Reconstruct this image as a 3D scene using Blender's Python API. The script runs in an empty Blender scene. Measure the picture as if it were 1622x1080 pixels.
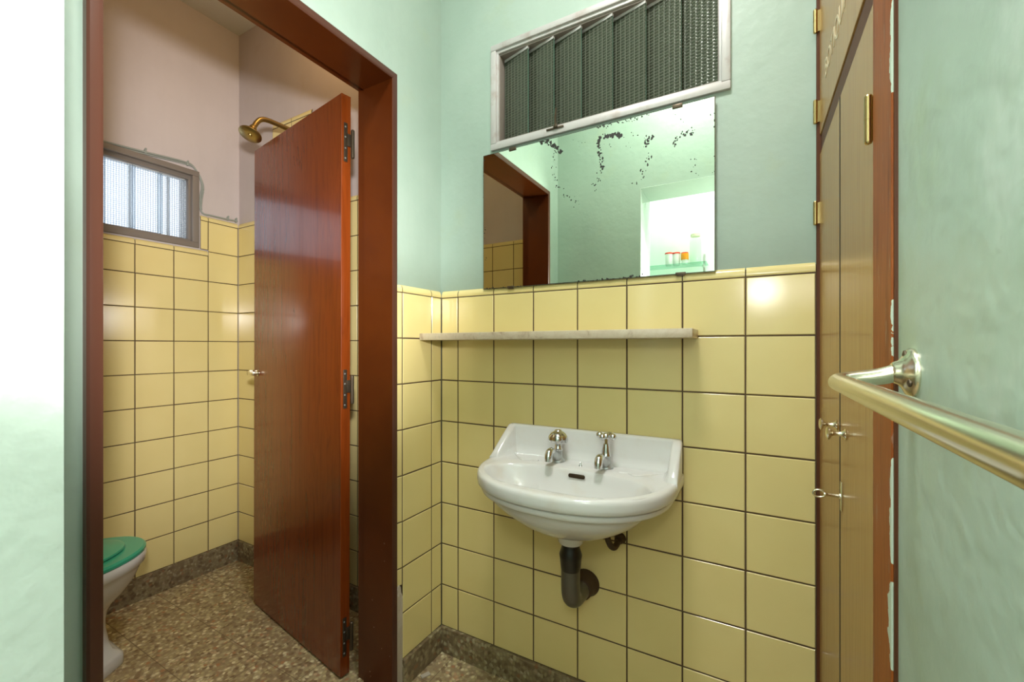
import bpy, bmesh, math, random
from mathutils import Vector, Matrix
random.seed(7)
S = bpy.context.scene
COL = S.collection
PI = math.pi

# ------------------------------------------------------------------ camera
CAM = Vector((0.9878, -1.2783, 1.115))
cd = bpy.data.cameras.new('camera'); co = bpy.data.objects.new('camera', cd); COL.objects.link(co)
co.location = CAM; co.rotation_euler = (PI/2, 0, 0.5266)
cd.sensor_width = 36; cd.sensor_fit = 'HORIZONTAL'
cd.lens = 689.678/1622*36; cd.shift_x = (811-790.323)/1622; cd.shift_y = (548.653-540)/1622
cd.clip_start = 0.01; cd.clip_end = 100
S.camera = co
# ------------------------------------------------------------------ world, lights, exposure
w = bpy.data.worlds.new('daylight'); S.world = w; w.use_nodes = True
w.node_tree.nodes['Background'].inputs[0].default_value = (0.86, 0.93, 1.0, 1)
w.node_tree.nodes['Background'].inputs[1].default_value = 1.5
S.view_settings.view_transform = 'Standard'; S.view_settings.look = 'None'
S.view_settings.gamma = 1; S.view_settings.use_curve_mapping = False
S.view_settings.exposure = 0.72

def area(name, loc, target, sx, sy, power, col):
    l = bpy.data.lights.new(name, 'AREA'); l.shape = 'RECTANGLE'; l.size = sx; l.size_y = sy
    l.energy = power; l.color = col
    o = bpy.data.objects.new(name, l); COL.objects.link(o); o.location = loc
    o.rotation_euler = (Vector(target)-Vector(loc)).to_track_quat('-Z', 'Y').to_euler()
    return o
def point(name, loc, power, col, r):
    l = bpy.data.lights.new(name, 'POINT'); l.energy = power; l.color = col; l.shadow_soft_size = r
    o = bpy.data.objects.new(name, l); COL.objects.link(o); o.location = loc
    return o
def spot(name, loc, target, power, col, ang, blend, r):
    l = bpy.data.lights.new(name, 'SPOT'); l.energy = power; l.color = col; l.spot_size = math.radians(ang); l.spot_blend = blend; l.shadow_soft_size = r
    o = bpy.data.objects.new(name, l); COL.objects.link(o); o.location = loc
    o.rotation_euler = (Vector(target)-Vector(loc)).to_track_quat('-Z', 'Y').to_euler()
spot('camera_flash', (1.05, -1.335, 1.40), (-1.37, -0.15, 1.45), 112.0, (1.0, 0.96, 0.93), 66, 0.9, 0.05)  # unseen flash beside the camera; cone shaped to light the toilet
point('camera_flash_fill', (1.04, -1.40, 1.42), 5.5, (1.0, 0.96, 0.92), 0.07)  # unseen fill added at the flash to brighten the vestibule
area('vestibule_ceiling_light', (0.72, -0.74, 2.74), (0.70, -0.70, 0), 0.34, 0.34, 13.0, (1.0, 0.97, 0.94))
area('passage_ceiling_light', (0.85, -1.66, 2.74), (0.85, -1.66, 0), 0.4, 0.3, 14.0, (1.0, 0.98, 0.97))
point('toilet_bulb', (-0.45, -0.20, 2.58), 2.6, (1.0, 0.60, 0.26), 0.04)

# ------------------------------------------------------------------ helpers
def tag(o, label=None, cat=None, group=None, kind=None):
    if label: o['label'] = label
    if cat: o['category'] = cat
    if group: o['group'] = group
    if kind: o['kind'] = kind
    return o
def thing(name, loc, label=None, cat=None, group=None, kind=None):
    o = bpy.data.objects.new(name, None); COL.objects.link(o); o.location = loc
    o.empty_display_size = 0.05
    return tag(o, label, cat, group, kind)
def wloc(o):
    v = Vector((0, 0, 0))
    while o: v += o.location; o = o.parent
    return v
def obj(name, bm, mats, parent=None, smooth=None, origin=None):
    """mesh given in world coordinates"""
    if parent is not None: org = wloc(parent)
    else: org = Vector((0, 0, 0))
    loc = Vector(origin)-org if origin is not None else Vector((0, 0, 0))
    bmesh.ops.translate(bm, verts=bm.verts, vec=-(org+loc))
    me = bpy.data.meshes.new(name); bm.to_mesh(me); bm.free()
    if not isinstance(mats, (list, tuple)): mats = [mats]
    for m in mats: me.materials.append(m)
    o = bpy.data.objects.new(name, me); COL.objects.link(o); o.parent = parent; o.location = loc
    if smooth is not None:
        me.polygons.foreach_set('use_smooth', [True]*len(me.polygons))
        if smooth < 180: me.set_sharp_from_angle(angle=math.radians(smooth))
    return o
def B(): return bmesh.new()
def box(bm, x0, x1, y0, y1, z0, z1, bev=0.0, mi=0, seg=2):
    x0, x1 = min(x0, x1), max(x0, x1); y0, y1 = min(y0, y1), max(y0, y1); z0, z1 = min(z0, z1), max(z0, z1)
    t = bmesh.new()
    vs = [t.verts.new((x, y, z)) for x in (x0, x1) for y in (y0, y1) for z in (z0, z1)]
    for f in ((0,1,3,2),(4,6,7,5),(0,4,5,1),(2,3,7,6),(0,2,6,4),(1,5,7,3)):
        fc = t.faces.new([vs[i] for i in f]); fc.material_index = mi
    if bev > 0:
        bmesh.ops.bevel(t, geom=list(t.edges), offset=bev, segments=seg, affect='EDGES', profile=0.5)
    merge(bm, t, None)
def merge(bm, t, M=None):
    mp = {}
    for v in t.verts: mp[v] = bm.verts.new(M @ v.co if M else v.co)
    for f in t.faces:
        try:
            nf = bm.faces.new([mp[v] for v in f.verts]); nf.material_index = f.material_index; nf.smooth = f.smooth
        except ValueError: pass
    t.free()
def frames(pts):
    out = []; n = len(pts); prev = None
    for i in range(n):
        if i == 0: d = pts[1]-pts[0]
        elif i == n-1: d = pts[-1]-pts[-2]
        else: d = (pts[i+1]-pts[i]).normalized()+(pts[i]-pts[i-1]).normalized()
        d.normalize()
        if prev is None:
            a = Vector((0, 0, 1)) if abs(d.z) < .9 else Vector((1, 0, 0))
            u = d.cross(a).normalized()
        else:
            u = (prev - d*prev.dot(d)).normalized()
        prev = u; out.append((d, u, d.cross(u)))
    return out
def tube(bm, pts, r, seg=20, caps=True, mi=0):
    pts = [Vector(p) for p in pts]
    rs = r if isinstance(r, (list, tuple)) else [r]*len(pts)
    fr = frames(pts); rings = []
    for p, (d, u, v), rr in zip(pts, fr, rs):
        rings.append([bm.verts.new(p+(u*math.cos(2*PI*k/seg)+v*math.sin(2*PI*k/seg))*rr) for k in range(seg)])
    for a, b in zip(rings, rings[1:]):
        for k in range(seg):
            bm.faces.new([a[k], a[(k+1) % seg], b[(k+1) % seg], b[k]]).material_index = mi
    if caps:
        bm.faces.new(list(reversed(rings[0]))).material_index = mi; bm.faces.new(rings[-1]).material_index = mi
def smooth_path(pts, n=8, rad=None):
    """Catmull-Rom through points"""
    P = [Vector(p) for p in pts]; P = [P[0]*2-P[1]]+P+[P[-1]*2-P[-2]]; out = []
    for i in range(1, len(P)-2):
        for k in range(n):
            t = k/n; a, b, c, d = P[i-1], P[i], P[i+1], P[i+2]
            out.append(0.5*((2*b)+(c-a)*t+(2*a-5*b+4*c-d)*t*t+(3*b-a-3*c+d)*t**3))
    out.append(P[-2]); return out
def lathe(bm, c, axis, prof, seg=28, mi=0):
    """prof: list (distance along axis, radius)"""
    axis = Vector(axis).normalized(); c = Vector(c)
    a = Vector((0, 0, 1)) if abs(axis.z) < .9 else Vector((1, 0, 0))
    u = axis.cross(a).normalized(); v = axis.cross(u)
    rings = []
    for h, r in prof:
        r = max(r, 1e-4)
        rings.append([bm.verts.new(c+axis*h+(u*math.cos(2*PI*k/seg)+v*math.sin(2*PI*k/seg))*r) for k in range(seg)])
    for p, q in zip(rings, rings[1:]):
        for k in range(seg):
            bm.faces.new([p[k], p[(k+1) % seg], q[(k+1) % seg], q[k]]).material_index = mi
    bm.faces.new(list(reversed(rings[0]))).material_index = mi; bm.faces.new(rings[-1]).material_index = mi
def loft(bm, loops, cap0=True, cap1=True, mi=0):
    R = [[bm.verts.new(p) for p in l] for l in loops]; n = len(R[0])
    for a, b in zip(R, R[1:]):
        for k in range(n):
            bm.faces.new([a[k], a[(k+1) % n], b[(k+1) % n], b[k]]).material_index = mi
    if cap0: bm.faces.new(list(reversed(R[0]))).material_index = mi
    if cap1: bm.faces.new(R[-1]).material_index = mi
def slab(bm, ax, a, b, u0, u1, z0, z1, holes=(), mi=0):
    """wall slab normal to ax ('X'/'Y'), faces at a and b, with rectangular holes (u0,u1,z0,z1)"""
    us = sorted({u0, u1, *[h[0] for h in holes], *[h[1] for h in holes]}); us = [u for u in us if u0 <= u <= u1]
    zs = sorted({z0, z1, *[h[2] for h in holes], *[h[3] for h in holes]}); zs = [z for z in zs if z0 <= z <= z1]
    def solid(i, j):
        if i < 0 or j < 0 or i >= len(us)-1 or j >= len(zs)-1: return False
        cu, cz = (us[i]+us[i+1])/2, (zs[j]+zs[j+1])/2
        return not any(h[0] < cu < h[1] and h[2] < cz < h[3] for h in holes)
    vc = {}
    def V(s, i, j):
        k = (s, i, j)
        if k not in vc:
            c = a if s == 0 else b
            vc[k] = bm.verts.new((c, us[i], zs[j]) if ax == 'X' else (us[i], c, zs[j]))
        return vc[k]
    for i in range(len(us)-1):
        for j in range(len(zs)-1):
            if not solid(i, j): continue
            for s in (0, 1):
                bm.faces.new([V(s,i,j), V(s,i+1,j), V(s,i+1,j+1), V(s,i,j+1)])
            if not solid(i-1, j): bm.faces.new([V(0,i,j), V(0,i,j+1), V(1,i,j+1), V(1,i,j)])
            if not solid(i+1, j): bm.faces.new([V(0,i+1,j), V(1,i+1,j), V(1,i+1,j+1), V(0,i+1,j+1)])
            if not solid(i, j-1): bm.faces.new([V(0,i,j), V(1,i,j), V(1,i+1,j), V(0,i+1,j)])
            if not solid(i, j+1): bm.faces.new([V(0,i,j+1), V(0,i+1,j+1), V(1,i+1,j+1), V(1,i,j+1)])
    bmesh.ops.recalc_face_normals(bm, faces=bm.faces)

# ------------------------------------------------------------------ materials
def nodes(name):
    m = bpy.data.materials.new(name); m.use_nodes = True; nt = m.node_tree
    return m, nt, nt.nodes['Principled BSDF']
def N(nt, typ, **kw):
    n = nt.nodes.new(typ)
    for k, v in kw.items():
        if k in n.inputs: n.inputs[k].default_value = v
        else: setattr(n, k, v)
    return n
def setp(p, **kw):
    mp = dict(base='Base Color', rough='Roughness', metal='Metallic', spec='Specular IOR Level', coat='Coat Weight', coatr='Coat Roughness', trans='Transmission Weight', ior='IOR', sss='Subsurface Weight')
    for k, v in kw.items():
        if k == 'base' and len(v) == 3: v = (*v, 1)
        p.inputs[mp[k]].default_value = v
def plain(name, base, rough=.5, **kw):
    m, nt, p = nodes(name); setp(p, base=base, rough=rough, **kw); return m
def obco(nt, scale=(1, 1, 1)):
    g = N(nt, 'ShaderNodeNewGeometry'); mp = N(nt, 'ShaderNodeMapping'); mp.inputs['Scale'].default_value = scale
    t = N(nt, 'ShaderNodeTexCoord'); nt.links.new(t.outputs['Object'], mp.inputs['Vector']); return mp.outputs[0]
def ramp(nt, fac, stops):
    r = N(nt, 'ShaderNodeValToRGB'); e = r.color_ramp.elements
    while len(e) > 1: e.remove(e[-1])
    e[0].position = stops[0][0]; e[0].color = (*stops[0][1], 1)
    for p, c in stops[1:]:
        x = e.new(p); x.color = (*c, 1)
    nt.links.new(fac, r.inputs[0]); return r.outputs[0]
def noise(nt, vec, scale, detail=4, rough=.5, dist=0):
    n = N(nt, 'ShaderNodeTexNoise', Scale=scale, Detail=detail, Roughness=rough, Distortion=dist)
    nt.links.new(vec, n.inputs['Vector']); return n.outputs[0]
def mixc(nt, fac, a, b, blend='MIX'):
    m = N(nt, 'ShaderNodeMix', data_type='RGBA', blend_type=blend)
    for s, v in ((m.inputs[0], fac), (m.inputs[6], a), (m.inputs[7], b)):
        if isinstance(v, (int, float)): s.default_value = v
        elif isinstance(v, tuple): s.default_value = (*v, 1)
        else: nt.links.new(v, s)
    return m.outputs[2]
def math_(nt, op, a, b=None, c=None, clamp=False):
    m = N(nt, 'ShaderNodeMath', operation=op, use_clamp=clamp)
    for s, v in zip(m.inputs, (a, b, c)):
        if v is None: continue
        if isinstance(v, (int, float)): s.default_value = v
        else: nt.links.new(v, s)
    return m.outputs[0]
def bump(nt, p, h, strength, dist=.01):
    b = N(nt, 'ShaderNodeBump', Strength=strength, Distance=dist)
    nt.links.new(h, b.inputs['Height']); nt.links.new(b.outputs[0], p.inputs['Normal']); return b
def sep(nt, v):
    s = N(nt, 'ShaderNodeSeparateXYZ'); nt.links.new(v, s.inputs[0]); return s.outputs
def mrange(nt, v, a, b, c=0., d=1.):
    m = N(nt, 'ShaderNodeMapRange'); m.interpolation_type = 'SMOOTHSTEP'
    nt.links.new(v, m.inputs[0])
    for i, x in zip((1, 2, 3, 4), (a, b, c, d)): m.inputs[i].default_value = x
    return m.outputs[0]

def plaster(name, c1, c2, stain, bstr=.12, rough=.42):
    m, nt, p = nodes(name); v = obco(nt); setp(p, rough=rough, spec=.4)
    n1 = noise(nt, v, 1.9, 5, .6); c = mixc(nt, mrange(nt, n1, .35, .68), c1, c2)
    n2 = noise(nt, v, 5.5, 6, .65); c = mixc(nt, math_(nt, 'MULTIPLY', mrange(nt, n2, .55, .8), .5), c, stain)
    v2 = obco(nt, (14, 14, 1.2)); n3 = noise(nt, v2, 2.0, 3, .5)
    c = mixc(nt, .035, c, ramp(nt, n3, [(.3, (.35, .4, .36)), (.7, (1, 1, 1))]), 'MULTIPLY')
    nt.links.new(c, p.inputs['Base Color'])
    h = math_(nt, 'ADD', noise(nt, v, 38, 3, .5), math_(nt, 'MULTIPLY', noise(nt, v, 9, 3, .6), 2.0))
    bump(nt, p, h, bstr, .008); return m
M = {}
M['green'] = plaster('green_gloss_plaster', (.405, .515, .445), (.365, .48, .41), (.40, .48, .34))
def extra_plaster(name, kind):
    m = plaster(name, (.405, .515, .445), (.365, .48, .41), (.40, .48, .34), .22 if kind == 'r' else .12)
    nt = m.node_tree; p = nt.nodes['Principled BSDF']; lk = p.inputs['Base Color'].links[0]; c = lk.from_socket
    v = obco(nt); xyz = sep(nt, v)
    if kind == 'r':
        n = noise(nt, obco(nt, (1, 3.5, 1.8)), 2.1, 5, .6)
        c = mixc(nt, math_(nt, 'MULTIPLY', mrange(nt, n, .55, .72), .55), c, (.56, .64, .60))
        n = noise(nt, obco(nt, (1, 2.2, 2.2)), 1.7, 5, .65)
        c = mixc(nt, math_(nt, 'MULTIPLY', mrange(nt, n, .54, .70), .5), c, (.36, .46, .30))
    else:
        n = noise(nt, v, 7, 5, .65)
        g_ = mrange(nt, math_(nt, 'ADD', xyz[2], math_(nt, 'MULTIPLY', n, -.10)), 1.25, 1.40, 1., 0.)
        c = mixc(nt, math_(nt, 'MULTIPLY', g_, .38), c, (.19, .24, .18))
    nt.links.new(c, p.inputs['Base Color']); return m
M['green_r'] = extra_plaster('mottled_green_plaster', 'r')
M['green_b'] = extra_plaster('green_plaster_grimy_above_tiles', 'b')
M['mauve'] = plaster('mauve_plaster', (.58, .52, .51), (.54, .48, .47), (.50, .42, .36), .05, .6)
M['white_paint'] = plaster('pale_green_white_plaster', (.80, .88, .82), (.74, .84, .77), (.70, .82, .74), .05)
M['pale'] = plaster('pale_mint_gloss_lining', (.60, .70, .64), (.56, .67, .60), (.53, .63, .56), .15)
M['ceil'] = plain('ceiling_paint', (.72, .72, .66), .7)
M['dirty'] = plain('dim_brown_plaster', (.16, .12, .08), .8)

def tile_mat(name, c1, c2):
    m, nt, p = nodes(name); v = obco(nt)
    n = noise(nt, v, 4.5, 3, .5)
    c = mixc(nt, mrange(nt, n, .3, .7), c1, c2)
    # per tile variation stored by face island
    g = N(nt, 'ShaderNodeNewGeometry'); r = g.outputs['Random Per Island']
    c = mixc(nt, math_(nt, 'MULTIPLY', r, .14), c, (.74, .60, .24))
    nt.links.new(c, p.inputs['Base Color']); setp(p, rough=.15, spec=.5)
    bump(nt, p, noise(nt, v, 9, 2, .4), .025, .006); return m
M['tile'] = tile_mat('yellow_glazed_tile', (.80, .680, .315), (.775, .650, .290))
M['grout'] = plain('dark_grout', (.10, .065, .035), .85)

def wood(name, stops, rough, scale=(24, 24, 1.1), bstr=.03, coat=0., det=7, spec=.5):
    m, nt, p = nodes(name); v = obco(nt, scale)
    n0 = noise(nt, obco(nt, (5.5, 5.5, .9)), 1.2, 4, .5)
    vm = N(nt, 'ShaderNodeVectorMath', operation='MULTIPLY_ADD')
    nt.links.new(n0, vm.inputs[0]); vm.inputs[1].default_value = (7, 7, .6); nt.links.new(v, vm.inputs[2])
    n = noise(nt, vm.outputs[0], 1.7, det, .6, .3)
    c = ramp(nt, n, stops); nt.links.new(c, p.inputs['Base Color'])
    setp(p, rough=rough, coat=coat, coatr=.08, spec=spec); bump(nt, p, n, bstr, .004); return m
M['door_wood'] = wood('varnished_red_wood', [(.28, (.130, .023, .003)), (.45, (.190, .035, .004)), (.6, (.220, .041, .005)), (.78, (.155, .027, .003))], .27, (34, 34, 1.3), .02, .4)
M['cup_wood'] = wood('satin_brown_wood', [(.25, (.29, .158, .050)), (.45, (.37, .205, .066)), (.6, (.41, .23, .075)), (.8, (.32, .175, .056))], .27, (150, 150, 2.2), .02, 0., spec=.18)
M['cup_frame'] = wood('orange_varnished_casing', [(.25, (.18, .035, .006)), (.5, (.46, .115, .022)), (.75, (.30, .07, .012))], .3, (40, 40, 3), .03, .3)

def terrazzo(name, tint=1.35, joints=True, dark=(.16, .11, .06)):
    m, nt, p = nodes(name); v = obco(nt)
    vo = N(nt, 'ShaderNodeTexVoronoi', Scale=80.0, Randomness=1.0); nt.links.new(v, vo.inputs['Vector'])
    s = sep(nt, vo.outputs['Color'])
    t = tint
    c = ramp(nt, s[0], [(0., (.15*t, .095*t, .045*t)), (.25, (.26*t, .185*t, .095*t)), (.5, (.35*t, .285*t, .145*t)), (.72, (.45*t, .38*t, .20*t)), (.9, (.62*t, .56*t, .36*t)), (.97, (.34*t, .16*t, .07*t))])
    edge = mrange(nt, vo.outputs['Distance'], .30, .62)
    c = mixc(nt, math_(nt, 'MULTIPLY', edge, .55), c, (.24*t, .18*t, .11*t))
    big = noise(nt, v, 3.2, 4, .6); c = mixc(nt, math_(nt, 'MULTIPLY', mrange(nt, big, .5, .75), .4), c, (.24*t, .17*t, .10*t))
    if joints:
        xyz = sep(nt, v)
        for ax, off in ((0, .94), (1, .347)):
            fr = math_(nt, 'FRACT', math_(nt, 'MULTIPLY', math_(nt, 'ADD', xyz[ax], off+20), 5.0))
            d = math_(nt, 'ABSOLUTE', math_(nt, 'SUBTRACT', fr, .5))
            msk = math_(nt, 'GREATER_THAN', d, .4925)
            c = mixc(nt, math_(nt, 'MULTIPLY', msk, .75), c, dark)
    nt.links.new(c, p.inputs['Base Color']); setp(p, rough=.55)
    bump(nt, p, vo.outputs['Distance'], .15, .002); return m
M['terrazzo'] = terrazzo('terrazzo_floor_tiles')
M['terr_base'] = terrazzo('terrazzo_skirting', .75, False)
M['brown'] = None
def brown_paint():
    m, nt, p = nodes('brown_gloss_paint'); v = obco(nt)
    c = mixc(nt, mrange(nt, noise(nt, v, 5, 5, .6), .35, .7), (.100, .021, .003), (.080, .016, .0025))
    sp = math_(nt, 'GREATER_THAN', noise(nt, v, 70, 2, .5), .765)
    xyz = sep(nt, v); low = mrange(nt, xyz[2], .75, .0)
    c = mixc(nt, math_(nt, 'MULTIPLY', math_(nt, 'MULTIPLY', sp, low), .7), c, (.55, .42, .36))
    nt.links.new(c, p.inputs['Base Color']); setp(p, rough=.30, spec=.5)
    bump(nt, p, noise(nt, v, 30, 3, .5), .04, .004); return m
M['brown'] = brown_paint()
M['lip'] = plain('worn_brown_edge', (.070, .024, .014), .35)
M['porcelain'] = plain('white_porcelain', (.72, .72, .70), .09, spec=.6)
def porc():
    m, nt, p = nodes('stained_white_porcelain'); v = obco(nt)
    c = mixc(nt, math_(nt, 'MULTIPLY', mrange(nt, noise(nt, v, 9, 5, .6), .52, .78), .35), (.70, .70, .685), (.60, .50, .36))
    nt.links.new(c, p.inputs['Base Color']); setp(p, rough=.10, spec=.6); return m
M['porc'] = porc()
M['chrome'] = plain('tarnished_chrome', (.72, .73, .74), .14, metal=1)
M['dullchrome'] = plain('lime_scaled_chrome', (.48, .50, .50), .42, metal=.8)
M['brass'] = plain('old_brass', (.40, .29, .12), .33, metal=1)
M['hinge_brass'] = plain('polished_brass', (.52, .38, .17), .27, metal=1)
M['nickel'] = plain('worn_nickel', (.76, .71, .56), .24, metal=1)
M['rust'] = plain('rusty_dark_iron', (.075, .045, .022), .6, metal=.3)
M['bronze'] = plain('dark_bronze', (.10, .075, .05), .4, metal=.7)
M['black'] = plain('black_rubber', (.012, .011, .009), .35)
M['lead'] = plain('grey_lead', (.13, .12, .10), .38, metal=.55)
M['graywood'] = plain('weathered_grey_frame_paint', (.22, .19, .165), .5)
M['alu'] = None
def alu():
    m, nt, p = nodes('aged_pale_frame_paint'); v = obco(nt)
    c = mixc(nt, math_(nt, 'MULTIPLY', mrange(nt, noise(nt, v, 22, 5, .6), .5, .75), .6), (.54, .53, .52), (.38, .30, .27))
    nt.links.new(c, p.inputs['Base Color']); setp(p, rough=.4, metal=.15); return m
M['alu'] = alu()
M['seat'] = plain('green_plastic_seat', (.05, .40, .24), .28)
M['cable'] = plain('grey_green_cable', (.30, .33, .30), .5)
M['seam_shade'] = plain('seam_shade', (.012, .008, .005), .9)  # colour of the shade inside the seam between the cupboard doors
M['stile'] = plain('dark_red_stile', (.10, .036, .016), .5, spec=.2)
M['letter'] = plain('ivory_letter_paint', (.62, .52, .34), .4)
M['plaster_raw'] = plaster('raw_chipped_plaster', (.58, .52, .44), (.42, .36, .28), (.25, .18, .12), .6, .9)
M['red'] = plain('red_plastic_cap', (.70, .035, .02), .35)
M['whitep'] = plain('white_plastic', (.86, .86, .85), .35)
M['orange'] = plain('orange_label', (.85, .30, .01), .4)
M['cream'] = plain('cream_lid', (.72, .66, .50), .4)
def shelf_mat():
    m, nt, p = nodes('mottled_marble_slab'); v = obco(nt)
    n = noise(nt, v, 26, 8, .7, .6)
    c = ramp(nt, n, [(.3, (.34, .25, .18)), (.45, (.56, .47, .34)), (.6, (.62, .54, .41)), (.75, (.38, .36, .25))])
    nt.links.new(c, p.inputs['Base Color']); setp(p, rough=.35); return m
M['marble'] = shelf_mat()
def glass_mat(name, tint, grid_dark, transl, dark=False):
    """pressed grid-pattern glass: part see-through, part scattering, glossy ridges"""
    m = bpy.data.materials.new(name); m.use_nodes = True; nt = m.node_tree
    nt.nodes.remove(nt.nodes['Principled BSDF']); out = nt.nodes['Material Output']
    v = obco(nt); xyz = sep(nt, v)
    hs = []
    for src, sc in ((math_(nt, 'ADD', xyz[0], xyz[1]), 94.0), (xyz[2], 112.0)):
        fr = math_(nt, 'FRACT', math_(nt, 'MULTIPLY', math_(nt, 'ADD', src, 20), sc))
        d = math_(nt, 'ABSOLUTE', math_(nt, 'SUBTRACT', fr, .5)); hs.append(math_(nt, 'MULTIPLY', d, 2.0))
    h = math_(nt, 'MAXIMUM', hs[0], hs[1])
    line = mrange(nt, h, .62, .97)
    hb = math_(nt, 'ADD', math_(nt, 'POWER', hs[0], 2.0), math_(nt, 'POWER', hs[1], 2.0))
    b = N(nt, 'ShaderNodeBump', Strength=.6, Distance=.0015); nt.links.new(hb, b.inputs['Height'])
    tr = N(nt, 'ShaderNodeBsdfTransparent'); c = mixc(nt, line, tint, grid_dark); nt.links.new(c, tr.inputs[0])
    tl = N(nt, 'ShaderNodeBsdfDiffuse' if dark else 'ShaderNodeBsdfTranslucent'); nt.links.new(mixc(nt, line, *(((.085, .10, .07), (.24, .26, .20)) if dark else (tint, tint))), tl.inputs[0])
    gl = N(nt, 'ShaderNodeBsdfGlossy', Roughness=.12); gl.inputs[0].default_value = (.8, .85, .8, 1); nt.links.new(b.outputs[0], gl.inputs['Normal'])
    m1 = N(nt, 'ShaderNodeMixShader'); m1.inputs[0].default_value = transl
    nt.links.new(tr.outputs[0], m1.inputs[1]); nt.links.new(tl.outputs[0], m1.inputs[2])
    fz = N(nt, 'ShaderNodeLayerWeight'); nt.links.new(b.outputs[0], fz.inputs['Normal'])
    m2 = N(nt, 'ShaderNodeMixShader'); nt.links.new(math_(nt, 'ADD', math_(nt, 'MULTIPLY', math_(nt, 'POWER', fz.outputs[1], 4.0), .5), .035), m2.inputs[0])
    nt.links.new(m1.outputs[0], m2.inputs[1]); nt.links.new(gl.outputs[0], m2.inputs[2])
    nt.links.new(m2.outputs[0], out.inputs[0]); return m
M['pressed'] = glass_mat('pressed_window_glass', (.92, .95, .97), (.24, .27, .32), .22)
M['pressed_d'] = glass_mat('shaded_pressed_glass', (.50, .56, .46), (.20, .23, .18), .45, True)  # same glass; darkness behind it and lit ridges are put into the colour
M['edge_glass'] = plain('green_glass_edge', (.10, .20, .15), .2)
def clear_glass(name, col):
    m = bpy.data.materials.new(name); m.use_nodes = True; nt = m.node_tree
    nt.nodes.remove(nt.nodes['Principled BSDF']); out = nt.nodes['Material Output']
    tr = N(nt, 'ShaderNodeBsdfTransparent'); tr.inputs[0].default_value = (*col, 1)
    gl = N(nt, 'ShaderNodeBsdfGlossy', Roughness=.03); fz = N(nt, 'ShaderNodeLayerWeight')
    mx = N(nt, 'ShaderNodeMixShader'); nt.links.new(math_(nt, 'ADD', math_(nt, 'MULTIPLY', math_(nt, 'POWER', fz.outputs[1], 4.0), .5), .04), mx.inputs[0]); nt.links.new(tr.outputs[0], mx.inputs[1]); nt.links.new(gl.outputs[0], mx.inputs[2])
    nt.links.new(mx.outputs[0], out.inputs[0]); return m
M['shelf_glass'] = clear_glass('green_tinted_shelf_glass', (.72, .90, .82))
M['jar_glass'] = clear_glass('jar_glass', (.93, .97, .94))
M['mirror'] = plain('mirror_silvering', (.80, .90, .77), .006, metal=1)
M['spot'] = plain('lost_silvering', (.018, .018, .014), .5)

# ------------------------------------------------------------------ room shell
HC = 2.77
XW = 1.1285      # room face of the right wall
def struct(name, bm, mats, parent=None, smooth=None):
    o = obj(name, bm, mats, parent, smooth)
    if parent is None: o['kind'] = 'structure'
    return o
# vestibule
b = B(); box(b, -.155, 1.45, -1.95, .16, -.12, 0); struct('floor', b, M['terrazzo'])
b = B(); box(b, -1.53, -.155, -1.25, .18, -.12, -.014); struct('floor', b, M['terrazzo'])
b = B(); box(b, -1.53, 1.60, -2.05, .18, HC, HC+.1); struct('ceiling', b, M['ceil'])
b = B(); slab(b, 'Y', .010, .16, -.01, 1.45, 0, HC, [(.222, .930, 1.796, 2.135)]); wall_back = struct('wall_back', b, M['green_b'])
b = B(); slab(b, 'X', -.010, -.150, -1.143, .16, 0, HC, [(-.988, -.239, 0, 1.983)]); wall_left = struct('wall_left', b, M['green_b'])
b = B(); slab(b, 'Y', -1.143, -1.383, -.15, XW, 0, HC, [(.468, XW, 0, 1.966)]); wall_rear = struct('wall_rear', b, M['green'])
b = B(); slab(b, 'X', XW, 1.45, -1.95, .010, 0, HC, [(-.630, .010, 0, 2.72)]); wall_right = struct('wall_right', b, M['green_r'])
# painted lining of the doorway the camera looks through
b = B(); box(b, .4680, .4700, -1.385, -1.141, 0, 1.966, 0); struct('trim_1', b, M['pale'])
b = B(); box(b, .4680, XW, -1.385, -1.141, 1.9640, 1.9660, 0); struct('trim_2', b, M['pale'])
# passage behind the doorway
b = B(); slab(b, 'Y', -1.95, -2.05, -.15, 1.45, 0, HC); struct('wall_passage', b, M['white_paint'])
b = B(); slab(b, 'X', -.05, -.15, -1.95, -1.383, 0, HC); struct('wall_passage', b, M['white_paint'])
# toilet room
b = B(); slab(b, 'X', -1.378, -1.53, -1.25, .18, -.12, HC, [(-1.072, -.165, 1.600, 1.975)]); wt_win = struct('wall_toilet_window', b, M['mauve'])
b = B(); slab(b, 'Y', .0328, .18, -1.378, -.150, -.12, HC); wt_back = struct('wall_toilet_back', b, M['mauve'])
b = B(); slab(b, 'Y', -1.09, -1.25, -1.378, -.150, -.12, HC); wt_near = struct('wall_toilet_near', b, M['mauve'])
# unlit space behind the transom
b = B()
for a in ((-.01, .02), (1.42, 1.45)): slab(b, 'X', a[0], a[1], .16, 1.1, 1.2, HC+.1)
slab(b, 'Y', 1.1, 1.13, -.01, 1.45, 1.2, HC+.1); box(b, -.01, 1.45, .16, 1.13, 1.17, 1.2); box(b, -.01, 1.45, .18, 1.13, HC+.1, HC+.13)
struct('wall_shaft', b, M['dirty'])

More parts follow.
